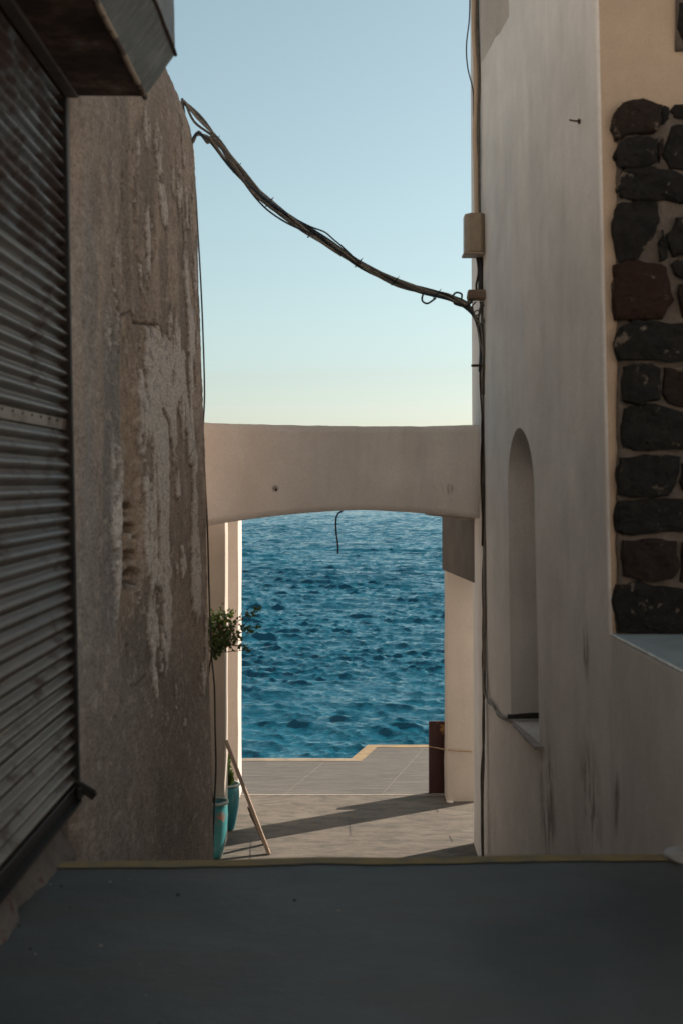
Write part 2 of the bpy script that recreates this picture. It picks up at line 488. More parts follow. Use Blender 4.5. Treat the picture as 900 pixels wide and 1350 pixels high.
    c = mixc(c, .55*reg(205, 300, 850, 1200, 14, 60), (.118, .094, .08))
    c = mixc(c, .6*regw(228, 262, 120, 430, 10, 40), (.30, .235, .19))
    c = mixc(c, .8*smear, (.115, .108, .103))
    c = mixc(c, .85*ochre, (.20, .142, .098))
    c = mixc(c, .6*channel, (.115, .098, .085))
    c = mixc(c, .55*upper, (.165, .128, .102))
    rim = sstep(-.16, -.03, fv)*(1-fl)*(fr_ > .1)
    c = mixc(c, .72*rim, (.075, .06, .05))  # dark rim puts the flakes' shadow edges, with dirt, into the colour
    c = mixc(c, .55*sstep(.02, .30, fbm(um*2.6+70, vm*1.5+11, 55, 5, .6))*regw(120, 262, 180, 900, 16, 120), (.105, .088, .076))
    c = mixc(c, .95*fl, (.37, .335, .31))
    c = mixc(c, .95*pale_edge, (.385, .35, .325))
    c = mixc(c, .9*cr, (.05, .04, .035))
    c = mixc(c, .85*hl, (.04, .033, .03))
    sp = sstep(.22, .4, n3)
    c = mixc(c, .45*sp, (.10, .082, .07))
    c = mixc(c, .4*sstep(.2, .4, -n3), (.33, .28, .24))
    c = np.clip(c*1.9, 0, .72)*np.array((1.03, .995, .965))
    n, m = X.shape
    front = np.stack([X, Y, Zw], -1).reshape(-1, 3)
    idx = np.arange(n*m).reshape(n, m)
    faces = np.stack([idx[:-1, :-1], idx[1:, :-1], idx[1:, 1:], idx[:-1, 1:]], -1).reshape(-1, 4).tolist()
    # close: top, far end and near end run back into the building
    def ridge(row):
        base = len(extra)+n*m
        for i in row:
            p = front[i]; extra.append((-4.6, p[1], p[2]))
        return [base+i for i in range(len(row))]
    extra = []
    top = idx[:, -1].tolist(); tb = ridge(top)
    for i in range(len(top)-1): faces.append([top[i], top[i+1], tb[i+1], tb[i]])
    far = idx[-1, :].tolist(); fb = ridge(far)
    for i in range(len(far)-1): faces.append([far[i+1], far[i], fb[i], fb[i+1]])
    nr = idx[0, :].tolist(); nb_ = ridge(nr)
    for i in range(len(nr)-1): faces.append([nr[i], nr[i+1], nb_[i+1], nb_[i]])
    co = np.vstack([front, np.array(extra)])
    me = pyd('rough_wall', co, faces)
    ca = me.color_attributes.new('layer', 'FLOAT_COLOR', 'POINT')
    cols = np.ones((len(co), 4)); cols[:n*m, :3] = c.reshape(-1, 3); cols[n*m:, :3] = (.22, .17, .14)
    ca.data.foreach_set('color', cols.ravel())
    w = M('rough_plaster', .95, 0, .15)
    at = w.n.new('ShaderNodeAttribute'); at.attribute_name = 'layer'
    g = w.mask(w.noise(62, 5, .75, (1, .45, 1)), .40, .66)
    cc = w.mix(w.math('MULTIPLY', g, .5), at.outputs['Color'], (.085, .068, .058))
    cc = w.mix(w.math('MULTIPLY', w.mask(w.noise(70, 3, .7, (1, .45, 1), (5, 1, 2)), .58, .70), .5), cc, (.50, .43, .375))
    w.bump(w.noise(45, 5, .75, (1, .45, 1)), .016, .9)
    o = link('rough_wall', me, w.done(cc), shop, True)
    o['label'] = 'rough peeling plaster wall with pale flakes, cracks and small holes'
build_rough_wall()

MAT['old_plaster'] = plaster('old_grey_plaster', (.19, .155, .13), (.25, .205, .175), .4, 3, .006, 70)
def build_shop_rest():
    bm = bmesh.new()
    box(bm, -4.6, -1.19, -5.8, 5.42, 5.16, 5.75); box(bm, -4.6, -1.30, 5.42, 9.25, 5.0, 5.2)
    link('upper_wall', bm_mesh('upper_wall', bm), MAT['old_plaster'], shop)
    bm = bmesh.new(); box(bm, -1.5, -1.16, -5.8, 2.4, LAND-.4, 5.15)
    link('side_wall', bm_mesh('side_wall', bm), MAT['old_plaster'], shop)
    # crumbling base under the shutter, with brick showing
    bm = bmesh.new(); box(bm, -1.6, -1.13, 2.4, 5.24, LAND-.4, 1.665)
    dice(bm, .028)
    for v in bm.verts:
        if v.co.x > -1.2:
            n = mnoise.fractal(v.co*3.0, 1, 2, 5); v.co.x += .028*n-.012
            if v.co.z < 1.58: v.co.x += .05*min(1, max(0, (1.58-v.co.z)/.08))**1.5*(.6+.35*n)
        if v.co.z > 1.6: v.co.z += .02*mnoise.noise(v.co*9)
    w = M('broken_base', .95)
    cc = w.ramp(w.noise(6, 6, .7), [(.30, (.10, .085, .073)), (.58, (.165, .138, .118)), (.64, (.11, .052, .036)), (.75, (.085, .045, .034))])
    w.bump(w.noise(30, 5, .7), .015, .8)
    o = link('base', bm_mesh('base', bm), w.done(cc), shop, True); o['label'] = 'crumbling plaster base with brick showing'
    # jamb
    bm = bmesh.new(); box(bm, -1.6, -1.142, 5.385, 5.43, LAND-.4, 5.15); wobble(bm, .004, .2)
    link('jamb', bm_mesh('jamb', bm), MAT['old_plaster'], shop)
build_shop_rest()

def build_shutter():
    sh = bpy.data.objects.new('roller_shutter', None); C.objects.link(sh); sh.parent = shop
    sh.location = (0, 0, 0)
    def shutter_mat(name, base, dark, rustiness):
        m = M(name, .46, .12, .3)
        c = m.ramp(m.noise(7, 6, .65, (1, .35, 1)), [(.3, base), (.7, dark)])
        ru = m.mask(m.noise(5, 7, .7, (1, .6, 1), (2, 2, 2)), .62-rustiness, .80-rustiness)
        c = m.mix(m.math('MULTIPLY', ru, .85), c, (.075, .034, .022))
        sc = m.mask(m.noise(40, 4, .7, (1, .12, 1)), .6, .75)
        c = m.mix(m.math('MULTIPLY', sc, .35), c, tuple(x*1.5 for x in base))
        rg = m.math('ADD', m.math('MULTIPLY', ru, .35), .42)
        m.bump(m.noise(45, 4, .6), .002, .5)
        return m.done(c, rg)
    metal = shutter_mat('shutter_metal', (.165, .115, .082), (.092, .063, .045), .09)
    rusty = shutter_mat('rusty_shutter_metal', (.075, .040, .028), (.042, .024, .018), .22)
    pitch = .0545; ya, yb = 2.4, 5.365; X0 = -1.146; LEAN = .019
    prof = [(.011-.011*math.cos(2*math.pi*i/12)+.003*math.sin(2*math.pi*i/12), .0545*i/12) for i in range(13)]
    v = []; f = []
    for x, z in prof: v += [(X0+x, ya, z), (X0+x, yb, z)]
    for i in range(len(prof)-1): f.append((2*i, 2*i+1, 2*i+3, 2*i+2))
    nb = len(v)
    for x, z in prof: v += [(X0+x-.004, ya, z), (X0+x-.004, yb, z)]
    for i in range(len(prof)-1): f.append((nb+2*i, nb+2*i+2, nb+2*i+3, nb+2*i+1))
    for i in range(len(prof)-1): f.append((2*i+1, nb+2*i+1, nb+2*i+3, 2*i+3))
    me = pyd('slat', v, f); me.polygons.foreach_set('use_smooth', [True]*len(me.polygons)); me.materials.append(metal)
    me2 = me.copy(); me2.materials.clear(); me2.materials.append(rusty)
    bm = bmesh.new(); box(bm, X0-.002, X0+.008, ya, yb, .003, .0505); bevel(bm, .003, 1); mef = bm_mesh('flat_slat', bm); mef.materials.append(metal)
    z0 = 1.735; rnd = random.Random(5); n = 54; flat = 27
    for i in range(n):
        z = z0+pitch*i
        m_ = mef if i == flat else (me2 if i > 38 else me)
        o = link('slat', m_, None, sh); o.location = (rnd.uniform(-.0012, .0012)-LEAN*(z-EYE), rnd.uniform(-.006, .004), z)
        o.rotation_euler.x = rnd.uniform(-.0006, .0006)
    # studs on the flat joint slat
    for i in range(9):
        bm = bmesh.new(); bmesh.ops.create_uvsphere(bm, u_segments=8, v_segments=5, radius=.005)
        o = link('rivet', bm_mesh('rivet', bm), MAT['rust'], sh, True); o.location = (X0+.009-LEAN*(z0+pitch*flat-EYE), 4.2+.14*i, z0+pitch*flat+.04)
    dark = simple('dark_rail_metal', (.032, .028, .026), (.02, .017, .016), 18, .6, .5)
    bm = bmesh.new(); box(bm, X0-.02, X0+.034, yb-.012, yb+.022, 1.66, 4.64); bevel(bm, .004, 1)
    link('guide_rail', bm_mesh('guide_rail', bm), dark, sh)
    bm = bmesh.new(); box(bm, X0-.006, X0+.022, ya, yb-.014, 1.668, 1.735); bevel(bm, .004, 1)
    box(bm, X0+.023, X0+.047, ya, yb-.02, 1.668, 1.682)
    link('bottom_bar', bm_mesh('bottom_bar', bm), dark, sh)
    # lock bolt sticking out past the rail
    bm = bmesh.new(); box(bm, X0+.035, X0+.052, 5.30, 5.40, 1.69, 1.735); bevel(bm, .003, 1)
    a = P(92, 1030, 5.36); b = P(118, 1045, 5.36)
    tube(bm, [a, b], .012, 6, 2, smooth=False)
    lb = link('lock_bolt', bm_mesh('lock_bolt', bm), dark, sh)
    bm = bmesh.new(); c = P(117, 1044, 5.36); box(bm, c.x-.030, c.x+.034, c.y-.012, c.y+.012, c.z-.016, c.z+.018)
    bevel(bm, .004, 1); bmesh.ops.rotate(bm, cent=c, matrix=Matrix.Rotation(R(38), 3, 'Y'), verts=bm.verts[:])
    link('padlock', bm_mesh('padlock', bm), dark, sh)
    # rusty drip and hanging plate under the bar
    tube_obj('bent_wire', [P(76, 1068, 5.33), P(74, 1088, 5.33), P(70, 1105, 5.32), P(71, 1128, 5.32)], .004, MAT['rust'], sh)
    # the shutter leans a little with the wall
    for ch in sh.children:
        if ch.name.split('.')[0] in ('guide_rail', 'bottom_bar', 'lock_bolt'):
            for v in ch.data.vertices: v.co.x -= LEAN*(v.co.z-EYE)
    # sheet metal housing above
    z = lambda y: EYE+(635-y)*5.4/F
    prof = [(-1.185, z(126)), (-.822, z(127)), (-.694, z(71)), (-.706, z(-42)), (-1.185, z(-42))]
    def sheet(name, i0, i1, mat, y0=1.6, y1=5.4, th=.004, cuts=.05):
        (xa, za), (xb, zb) = prof[i0], prof[i1]
        bm = bmesh.new(); ny = 60; nw = 8; grid = []
        nx, nz = (zb-za), -(xb-xa); L = math.hypot(nx, nz); nx /= L; nz /= L
        for i in range(ny+1):
            yy = y0+(y1-y0)*i/ny; row = []
            for j in range(nw+1):
                t = j/nw; e = 1 if 0 < j < nw else .35
                h = .006*e*mnoise.noise(Vector((yy*2.2, t*2, i0*3.3)))
                row.append(bm.verts.new((xa+(xb-xa)*t+nx*h, yy, za+(zb-za)*t+nz*h)))
            grid.append(row)
        for a, b in zip(grid, grid[1:]):
            for j in range(nw): bm.faces.new((a[j], a[j+1], b[j+1], b[j]))
        return link(name, bm_mesh(name, bm), mat, hs, True)
    hs = bpy.data.objects.new('housing', None); C.objects.link(hs); hs.parent = shop
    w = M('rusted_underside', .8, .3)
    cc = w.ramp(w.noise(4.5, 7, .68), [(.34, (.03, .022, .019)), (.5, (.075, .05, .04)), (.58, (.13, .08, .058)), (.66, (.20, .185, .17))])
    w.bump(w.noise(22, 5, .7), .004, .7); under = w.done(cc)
    w = M('zinc_sheet', .55, .6, .5)
    cc = w.ramp(w.noise(8, 6, .65, (1, .5, 1)), [(.3, (.16, .165, .16)), (.7, (.095, .105, .105))])
    sc = w.mask(w.noise(30, 5, .7, (.25, 2.6, .25)), .46, .62)
    cc = w.mix(w.math('MULTIPLY', sc, .55), cc, (.33, .31, .28))
    w.bump(w.noise(30, 5, .7, (.25, 2.6, .25)), .006, .7); zinc = w.done(cc)
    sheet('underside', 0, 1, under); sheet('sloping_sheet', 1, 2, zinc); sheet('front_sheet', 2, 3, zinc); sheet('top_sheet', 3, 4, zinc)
    for yy in (5.4, 1.6):
        bm = bmesh.new(); vs_ = [bm.verts.new((x, yy, zz)) for x, zz in prof]; bm.faces.new(vs_)
        link('end_cap', bm_mesh('end_cap', bm), zinc, hs)
    # folded seams with flaking cream paint along the lower edge
    w = M('flaking_paint', .8)
    cc = w.mix(w.mask(w.noise(6, 5, .7, (1, 1, 1), (1, 4, 0)), .48, .55), (.07, .045, .034), (.33, .255, .19)); w.bump(w.noise(30, 4), .004, .7)
    fp = w.done(cc)
    for (x, zz), mt, r in ((prof[1], fp, .012), (prof[2], MAT['rust'], .008)):
        bm = bmesh.new(); pts = [(x+.003*mnoise.noise(Vector((i*.7, x, 0))), 1.6+3.81*i/40, zz+.003*mnoise.noise(Vector((i*.7, 9, x)))) for i in range(41)]
        tube(bm, pts, r, 6, 2)
        link('folded_seam', bm_mesh('folded_seam', bm), mt, hs, True)
    # batten between shutter and housing
    bm = bmesh.new(); box(bm, X0-.005, X0+.05, 2.4, 5.39, 4.603, 4.64); bevel(bm, .004, 1)
    link('lintel_bar', bm_mesh('lintel_bar', bm), simple('grey_bar', (.12, .105, .095), (.07, .06, .055), 10, .6, .3), sh)
build_shutter()

# ------------------------------------------------------------------ white building (right)
A = Vector((1.312, 6.4)); B = Vector((1.056, 9.6)); Cc = Vector((1.083, 10.72))
def ab(x, y, A=A, B=B):
    """point of the alley face seen at (x, y)"""
    s = (x-450)/F; k = (B.x-A.x)/(B.y-A.y)
    Y = (A.x-k*A.y)/(s-k); return Vector((s*Y, Y, EYE+(635-y)*Y/F))
white = empty('white_building', 'tall whitewashed house with arched niche, dark stone corner and wires down its edge', 'building')
st1 = ab(716, 1050); st2 = ab(765, 1075); st3 = ab(800, 940); st4 = ab(765, 860)
MAT['white'] = plaster('greyed_whitewash', (.60, .57, .55), (.74, .705, .68), .30, 1.9, .003, 80,
    stains=[(tuple(st1), (.22, .30, .60)), (tuple(st2), (.3, .34, .55)), (tuple(ab(811, 1060)), (.1, .06, .20)), (tuple(st4), (.12, .10, .22))])
def build_white():
    zt = 7.9
    bm = bmesh.new()
    plan = [tuple(A), (16, 6.4), (16, 10.76), tuple(Cc), tuple(B)]  # out-of-view length added so the block shades platform and landing
    lo, hi = prism(bm, plan, -.3, zt, [-.0215, 0, 0, -.004, -.010])
    bmesh.ops.recalc_face_normals(bm, faces=bm.faces[:])
    es = [e for e in bm.edges if abs(e.verts[0].co.z-e.verts[1].co.z) > 1 and min(e.verts[0].co.x, e.verts[1].co.x) < 2]
    bmesh.ops.bevel(bm, geom=es, offset=.03, segments=3, profile=.5, affect='EDGES')
    me = bm_mesh('wall', bm)
    wall = link('wall', me, MAT['white'], white); me.materials.append(MAT['beige'])
    dirv = (B-A).normalized(); nrm = Vector((-dirv.y, dirv.x)); nrm = -nrm if nrm.x < 0 else nrm   # into the wall
    def cutter(p0, p1, zb, zt_, arch, depth):
        """p0, p1: plan points on the face"""
        bm = bmesh.new(); L = (p1-p0).length; c = []
        if arch:
            r = L/2
            c = [(0, zb), (L, zb)] + [(r+r*math.cos(a), zt_-r+r*1.0*math.sin(a)) for a in [math.pi*i/20 for i in range(21)]]
        else: c = [(0, zb), (L, zb), (L, zt_), (0, zt_)]
        dv = (p1-p0).normalized()
        rings = []
        for off in (-.25, depth):
            rings.append([bm.verts.new((*(p0+dv*s+nrm*off), zz)) for s, zz in c])
        bm.faces.new(rings[0]); bm.faces.new(rings[1][::-1])
        for i in range(len(c)):
            j = (i+1) % len(c); bm.faces.new((rings[0][i], rings[0][j], rings[1][j], rings[1][i]))
        return bm_mesh('cut', bm)
    a0 = ab(672, 700); a1 = ab(707, 700)
    w0 = ab(639, 60); w1 = ab(676, 60)
    cuts = [cutter(a0.xy, a1.xy, 1.405, 3.345, True, .42), cutter(w0.xy, w1.xy, 6.09, 7.5, False, .3)]
    cos = []
    for cme in cuts:
        o = bpy.data.objects.new('cut', cme); C.objects.link(o); cos.append(o)
        md = wall.modifiers.new('cut', 'BOOLEAN'); md.object = o; md.operation = 'DIFFERENCE'; md.solver = 'EXACT'
    dg = bpy.context.evaluated_depsgraph_get(); ev = wall.evaluated_get(dg)
    nm = bpy.data.meshes.new_from_object(ev); wall.modifiers.clear(); wall.data = nm
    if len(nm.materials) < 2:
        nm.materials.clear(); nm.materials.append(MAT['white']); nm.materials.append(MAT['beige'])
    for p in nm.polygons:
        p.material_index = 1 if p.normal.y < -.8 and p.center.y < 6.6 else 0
    for o in cos: bpy.data.objects.remove(o)
    # window deep in the upper opening
    wf = simple('window_frame_paint', (.30, .25, .21), (.24, .20, .17), 8, .6)
    dv = (w1.xy-w0.xy).normalized(); L = (w1.xy-w0.xy).length
    def bar(name, s0, s1, z0, z1, d0, d1, mat, par):
        bm = bmesh.new(); q0 = w0.xy+dv*s0; q1 = w0.xy+dv*s1
        prism(bm, [tuple(q0+nrm*d0), tuple(q1+nrm*d0), tuple(q1+nrm*d1), tuple(q0+nrm*d1)], z0, z1); bevel(bm, .004, 1)
        return link(name, bm_mesh(name, bm), mat, par)
    win = bpy.data.objects.new('window', None); C.objects.link(win); win.parent = white
    for s0, s1, z0, z1 in ((.002, .06, 6.1, 7.49), (L-.06, L-.002, 6.1, 7.49), (.062, L-.062, 6.1, 6.16), (.062, L-.062, 7.43, 7.49), (L/2-.025, L/2+.025, 6.162, 7.428)):
        bar('frame', s0, s1, z0, z1, .18, .23, wf, win)
    gl = M('window_glass', .05, 0, .6); g = gl.done((.02, .025, .028))
    bar('pane', .065, L-.065, 6.165, 7.425, .20, .21, g, win)
    # sill of the niche: a broken projecting slab that tapers
    p0 = ab(670, 945); p1 = ab(712, 945)
    bm = bmesh.new(); n = 14; rows = []
    back = nrm*.40; L = (p1.xy-p0.xy).length; dv = (p1.xy-p0.xy).normalized()
    sill_z = 1.4075
    for i in range(n+1):
        t = i/n; base = p0.xy+dv*L*t
        pr = .028*(.6+.9*t)+.012*mnoise.noise(Vector((t*9, 1, 0)))
        th = .035+.02*t+.018*mnoise.noise(Vector((t*7, 5, 0)))
        f = base-nrm*pr; bk = base+back
        rows.append([bm.verts.new((*bk, sill_z)), bm.verts.new((*f, sill_z-.008)), bm.verts.new((*(f+nrm*.01), sill_z-th*.55)), bm.verts.new((*bk, sill_z-th-.03))])
    for a, b in zip(rows, rows[1:]):
        for j in range(4): bm.faces.new((a[j], a[(j+1) % 4], b[(j+1) % 4], b[j]))
    bm.faces.new(rows[0]); bm.faces.new(rows[-1][::-1])
    link('sill', bm_mesh('sill', bm), plaster('sill_plaster', (.34, .30, .275), (.43, .385, .35), .5, 7, .008, 50), white)
    rustdark = simple('dark_bar_metal', (.05, .042, .037), (.03, .026, .024), 20, .7)
    bm = bmesh.new(); q0 = ab(674, 941); q0 = Vector((q0.x-.03, q0.y-.02, 1.435))
    tube(bm, [q0, q0+Vector((.38, .03, -.004))], .017, 6, 2, smooth=False)
    tube(bm, [q0+Vector((.03, -.03, .012)), q0+Vector((.16, -.02, .022)), q0+Vector((.34, .01, .016))], .008, 6, 4)
    link('niche_bar', bm_mesh('niche_bar', bm), rustdark, white)
    # iron hook
    h = ab(773, 160); bm = bmesh.new()
    h.x -= .0215*(h.z-EYE)
    tube(bm, [h+Vector((.03, 0, 0)), h-Vector((.03, .01, 0)), h-Vector((.055, .015, -.004))], .0055, 6, 3, r1=.004)
    tube(bm, [h+Vector((.0, 0, .012)), h+Vector((0, 0, -.012))], .008, 6, 2, smooth=False)
    link('hook', bm_mesh('hook', bm), MAT['rust'], white, True)
build_white()

def build_stones():
    Yf = 6.4
    w = M('lava_mortar', .95)
    cc = w.ramp(w.noise(9, 6, .7), [(.3, (.085, .070, .060)), (.7, (.155, .129, .111))])
    g = w.mask(w.noise(60, 4, .7), .45, .7); cc = w.mix(w.math('MULTIPLY', g, .5), cc, (.085, .066, .056))
    w.bump(w.noise(40, 5, .7), .012, .9); mortar = w.done(cc)
    def basalt(name, a, b, pale):
        w = M(name, .85, 0, .2)
        cc = w.ramp(w.noise(14, 8, .75), [(.3, a), (.7, b)])
        k = w.math('MULTIPLY', w.mask(w.noise(9, 5, .65, off=(pale*9, 3, 1)), .60, .67), .8)
        cc = w.mix(k, cc, (.24, .19, .15))
        w.bump(w.noise(24, 7, .75), .05, 1.0); return w.done(cc)
    dark = [basalt('black_basalt', (.012, .011, .0105), (.036, .032, .029), .3), basalt('brown_basalt', (.024, .016, .013), (.05, .034, .027), .6),
            basalt('red_basalt', (.036, .016, .012), (.05, .026, .02), .9)]
    # mortar bed
    bm = bmesh.new()
    x0, x1 = P(812, 0, Yf).x, 2.3
    ztop = P(0, 150, Yf).z; zbot = 2.25
    box(bm, x0, x1, Yf-.028, Yf+.02, zbot, ztop); dice(bm, .026)
    for v in bm.verts:
        if v.co.y < Yf: v.co.y += .016*mnoise.noise(v.co*11)+.010*mnoise.noise(v.co*33); v.co.x += .014*mnoise.noise(v.co*8+Vector((0, 5, 0)))
    link('mortar', bm_mesh('mortar', bm), mortar, white, True)
    bm = bmesh.new(); box(bm, P(889, 0, Yf).x, 2.3, Yf-.024, Yf+.02, P(0, 68, Yf).z, P(0, -10, Yf).z); dice(bm, .06); wobble(bm, .006, .1)
    link('mortar', bm_mesh('mortar', bm), mortar, white, True)
    S = [  # outlines in frame pixels, clockwise
     ([(806, 168), (812, 150), (822, 141), (845, 138), (866, 143), (868, 165), (862, 176), (835, 178), (812, 184)], 1),
     ([(811, 205), (818, 190), (840, 185), (862, 191), (860, 214), (840, 221), (815, 224)], 0),
     ([(815, 248), (822, 228), (850, 222), (880, 231), (908, 236), (908, 266), (840, 264), (818, 262)], 0),
     ([(809, 300), (814, 274), (840, 270), (862, 274), (866, 296), (855, 318), (842, 338), (815, 343)], 0),
     ([(809, 385), (812, 354), (840, 351), (872, 357), (882, 396), (868, 417), (830, 420), (812, 418)], 2),
     ([(812, 455), (818, 432), (850, 427), (908, 432), (908, 474), (850, 474), (816, 472)], 0),
     ([(819, 505), (822, 486), (858, 483), (866, 490), (866, 526), (840, 531), (822, 528)], 0),
     ([(819, 565), (826, 542), (850, 537), (908, 545), (908, 588), (850, 590), (822, 586)], 0),
     ([(816, 628), (819, 607), (860, 604), (891, 606), (884, 640), (876, 651), (840, 653), (818, 650)], 0),
     ([(813, 680), (816, 664), (860, 659), (908, 661), (908, 696), (860, 700), (826, 702), (815, 698)], 0),
     ([(820, 738), (824, 716), (850, 712), (886, 715), (891, 745), (880, 760), (845, 763), (824, 756)], 1),
     ([(811, 800), (814, 774), (840, 772), (908, 783), (908, 833), (850, 832), (816, 828)], 0),
     ([(883, 150), (888, 143), (925, 142), (925, 157), (890, 157)], 0),
     ([(876, 205), (886, 172), (925, 168), (925, 226), (882, 222)], 0),
     ([(878, 318), (890, 292), (925, 284), (925, 338), (884, 336)], 0),
     ([(893, 400), (897, 378), (940, 372), (940, 420), (899, 416)], 1),
     ([(873, 520), (877, 488), (925, 484), (925, 532), (880, 530)], 1),
     ([(896, 632), (900, 612), (950, 606), (950, 652), (902, 648)], 0),
     ([(897, 765), (902, 716), (960, 712), (960, 776), (905, 772)], 1),
     ([(869, 150), (873, 144), (879, 147), (880, 160), (872, 166)], 0), ([(866, 196), (872, 188), (874, 206), (868, 216)], 1),
     ([(866, 322), (874, 308), (876, 338), (864, 344)], 0), ([(884, 352), (890, 346), (908, 350), (908, 366), (890, 366)], 0),
    
     ([(893, 40), (896, 12), (950, 5), (950, 62), (902, 60)], 0)]
    rnd = random.Random(3)
    y = 150
    while y < 820:                                   # stones continuing to the right of the photo
        hh = rnd.uniform(40, 62); x = rnd.uniform(962, 972)
        while x < 1040:
            ww = rnd.uniform(40, 75)
            S.append(([(x, y+hh*.5), (x+5, y+4), (x+ww*.5, y), (x+ww-4, y+5), (x+ww, y+hh*.5), (x+ww-5, y+hh-5), (x+ww*.5, y+hh), (x+5, y+hh-4)], rnd.choice((0, 0, 1))))
            x += ww+9
        y += hh+10
    for o, mi in S:
        mx = sum(p[0] for p in o)/len(o); my = sum(p[1] for p in o)/len(o); sx, sy = (1.10, 1.14) if len(o) != 8 or mx < 960 else (1, 1)
        pts = [P(mx+(x-mx)*sx-1.5, my+(yy-my)*sy, Yf) for x, yy in o]
        # finer outline with a knobbly edge
        out = []
        for i, p in enumerate(pts):
            r = pts[(i+1) % len(pts)]
            for k in range(4):
                t = p.lerp(r, k/4); out.append(t+Vector((mnoise.noise(t*21), 0, mnoise.noise(t*21+Vector((3, 3, 3)))))*.008+Vector((mnoise.noise(t*60), 0, mnoise.noise(t*60+Vector((3, 3, 3)))))*.007)
        cx = sum((p for p in out), Vector())/len(out)
        proud = rnd.uniform(.045, .066)
        bm = bmesh.new(); rings = []
        for s, dy in ((1.0, .03), (1.0, -.030), (.99, -proud*.85), (.955, -proud), (.84, -proud-.004), (.7, -proud-.006), (.55, -proud-.008), (.4, -proud-.008), (.2, -proud-.008)):
            ring = []
            for p in out:
                q_ = cx+(p-cx)*s; q_.y = Yf+dy
                q_ += (mnoise.noise_vector(q_*11)*.012+mnoise.noise_vector(q_*34)*.008+mnoise.noise_vector(q_*80)*.0035)*(1 if dy < 0 else 0)
                ring.append(bm.verts.new(q_))
            rings.append(ring)
        for a, b in zip(rings, rings[1:]):
            for i in range(len(out)): bm.faces.new((a[i], a[(i+1) % len(out)], b[(i+1) % len(out)], b[i]))
        bm.faces.new(rings[-1])
        me = bm_mesh('stone', bm)
        so = link('stone', me, dark[mi], white, False)
build_stones()

def build_low_wall():
    bm = bmesh.new()
    prism(bm, [(1.43, -9), (5.5, -9), (5.5, 6.38), (1.327, 6.38), (1.345, 5.15), (1.365, 4.2)], -.3, 2.244)
    bevel(bm, .02, 3, 60)
    w = empty('low_wall', 'low plastered wall with a flat top with blue skylight painted in beside the landing', 'wall')
    link('wall', bm_mesh('wall', bm), plaster('low_wall_plaster', (.56, .53, .51), (.68, .645, .62), .30, 1.9, .003, 80,
        stains=[(tuple(ab(811, 1060)), (.12, .10, .22))]), w)
    bm = bmesh.new(); prism(bm, [(1.338, 6.37), (1.37, 4.3), (1.45, 4.3), (5.4, 4.3), (5.4, 6.37)], 2.2442, 2.249)
    link('skylight_tint_top', bm_mesh('skylight_tint_top', bm), simple('blue_skylight_tint', (.24, .275, .29), (.18, .205, .215), 5, .7), w)  # skylight on the flat top is put into this blue
    pts = [(1.332+.004*mnoise.noise(Vector((i*.9, 0, 0)))+.035*i/24, 6.37-2.0*i/24, 2.243) for i in range(25)]
    tube_obj('chipped_edge', pts, .008, simple('white_chip', (.62, .62, .60), (.40, .40, .39), 14, .8), w)
    bm = bmesh.new(); bmesh.ops.create_icosphere(bm, subdivisions=3, radius=.06)
    for v in bm.verts: v.co = v.co*(1+.3*mnoise.noise(v.co*22)); v.co.z *= .55; v.co.y *= 1.3
    o = link('plaster_lump', bm_mesh('plaster_lump', bm), simple('pale_lump', (.42, .43, .43), (.33, .33, .33), 14), w, True); o.location = (1.345, 5.13, LAND+.008)
build_low_wall()

# ------------------------------------------------------------------ unseen white houses added to bounce sunlight into the alley
def build_bounce_houses():
    wm = plaster('bounce_whitewash', (.76, .71, .66), (.82, .78, .73), .06, 1.2)
    fr = simple('blue_shutter_paint', (.06, .14, .22), (.05, .11, .18), 8, .5); gl = M('bounce_house_glass', .06, 0, .6).done((.02, .025, .03))
    def house(label, x0, x1, y0, y1, z1, face, wins, door):
        h = empty('bounce_house', label, 'house', 'unseen white houses added to bounce sunlight')
        bm = bmesh.new(); box(bm, x0, x1, y0, y1, -.3, z1); bevel(bm, .05, 2); link('wall', bm_mesh('wall', bm), wm, h)
        bm = bmesh.new(); box(bm, x0-.08, x1+.08, y0-.08, y1+.08, z1+.002, z1+.14); bevel(bm, .03, 2); link('roof', bm_mesh('roof', bm), wm, h)
        def opening(name, a, w, z, hh):
            t = .06
            if face == '+x': lim = lambda p, q_, d0, d1: (x1+d0, x1+d1, p, q_)
            else: lim = lambda p, q_, d0, d1: (p, q_, y1+d0, y1+d1)
            bm = bmesh.new(); box(bm, *lim(a-w/2, a+w/2, .002, .05), z, z+hh); wo = link(name, bm_mesh(name, bm), fr, h)
            for s in (-1, 1):
                c = a+s*w/4; bm = bmesh.new(); box(bm, *lim(c-w/4+t, c+w/4-t, .051, .056), z+t, z+hh-t); link('pane', bm_mesh('pane', bm), gl, wo)
        for a, z in wins: opening('window', a, .9, z, 1.2)
        opening('door', door, 1.0, z0d, 2.1)
    z0d = 5.8
    house('unseen white house added behind the shop roof to bounce sunlight', -10, -2.6, -5.9, 8.0, 9.4, '+x', [(-4, 7), (0, 7), (5, 7)], 2.4)
    z0d = 1.52
    house('unseen white house added up the alley to bounce sunlight', -10, 3, -12, -6.0, 9.5, '+y', [(-3.5, 6), (0, 6), (-3.5, 3), (1.8, 3)], -.2)
    z0d = 2.26
    house('unseen white house added behind the raised platform to bounce sunlight', 3.6, 20, -13, -6.6, 10.5, '+y', [(6, 6.2), (9, 6.2), (12, 6.2), (12, 3.1)], 7.5)
build_bounce_houses()

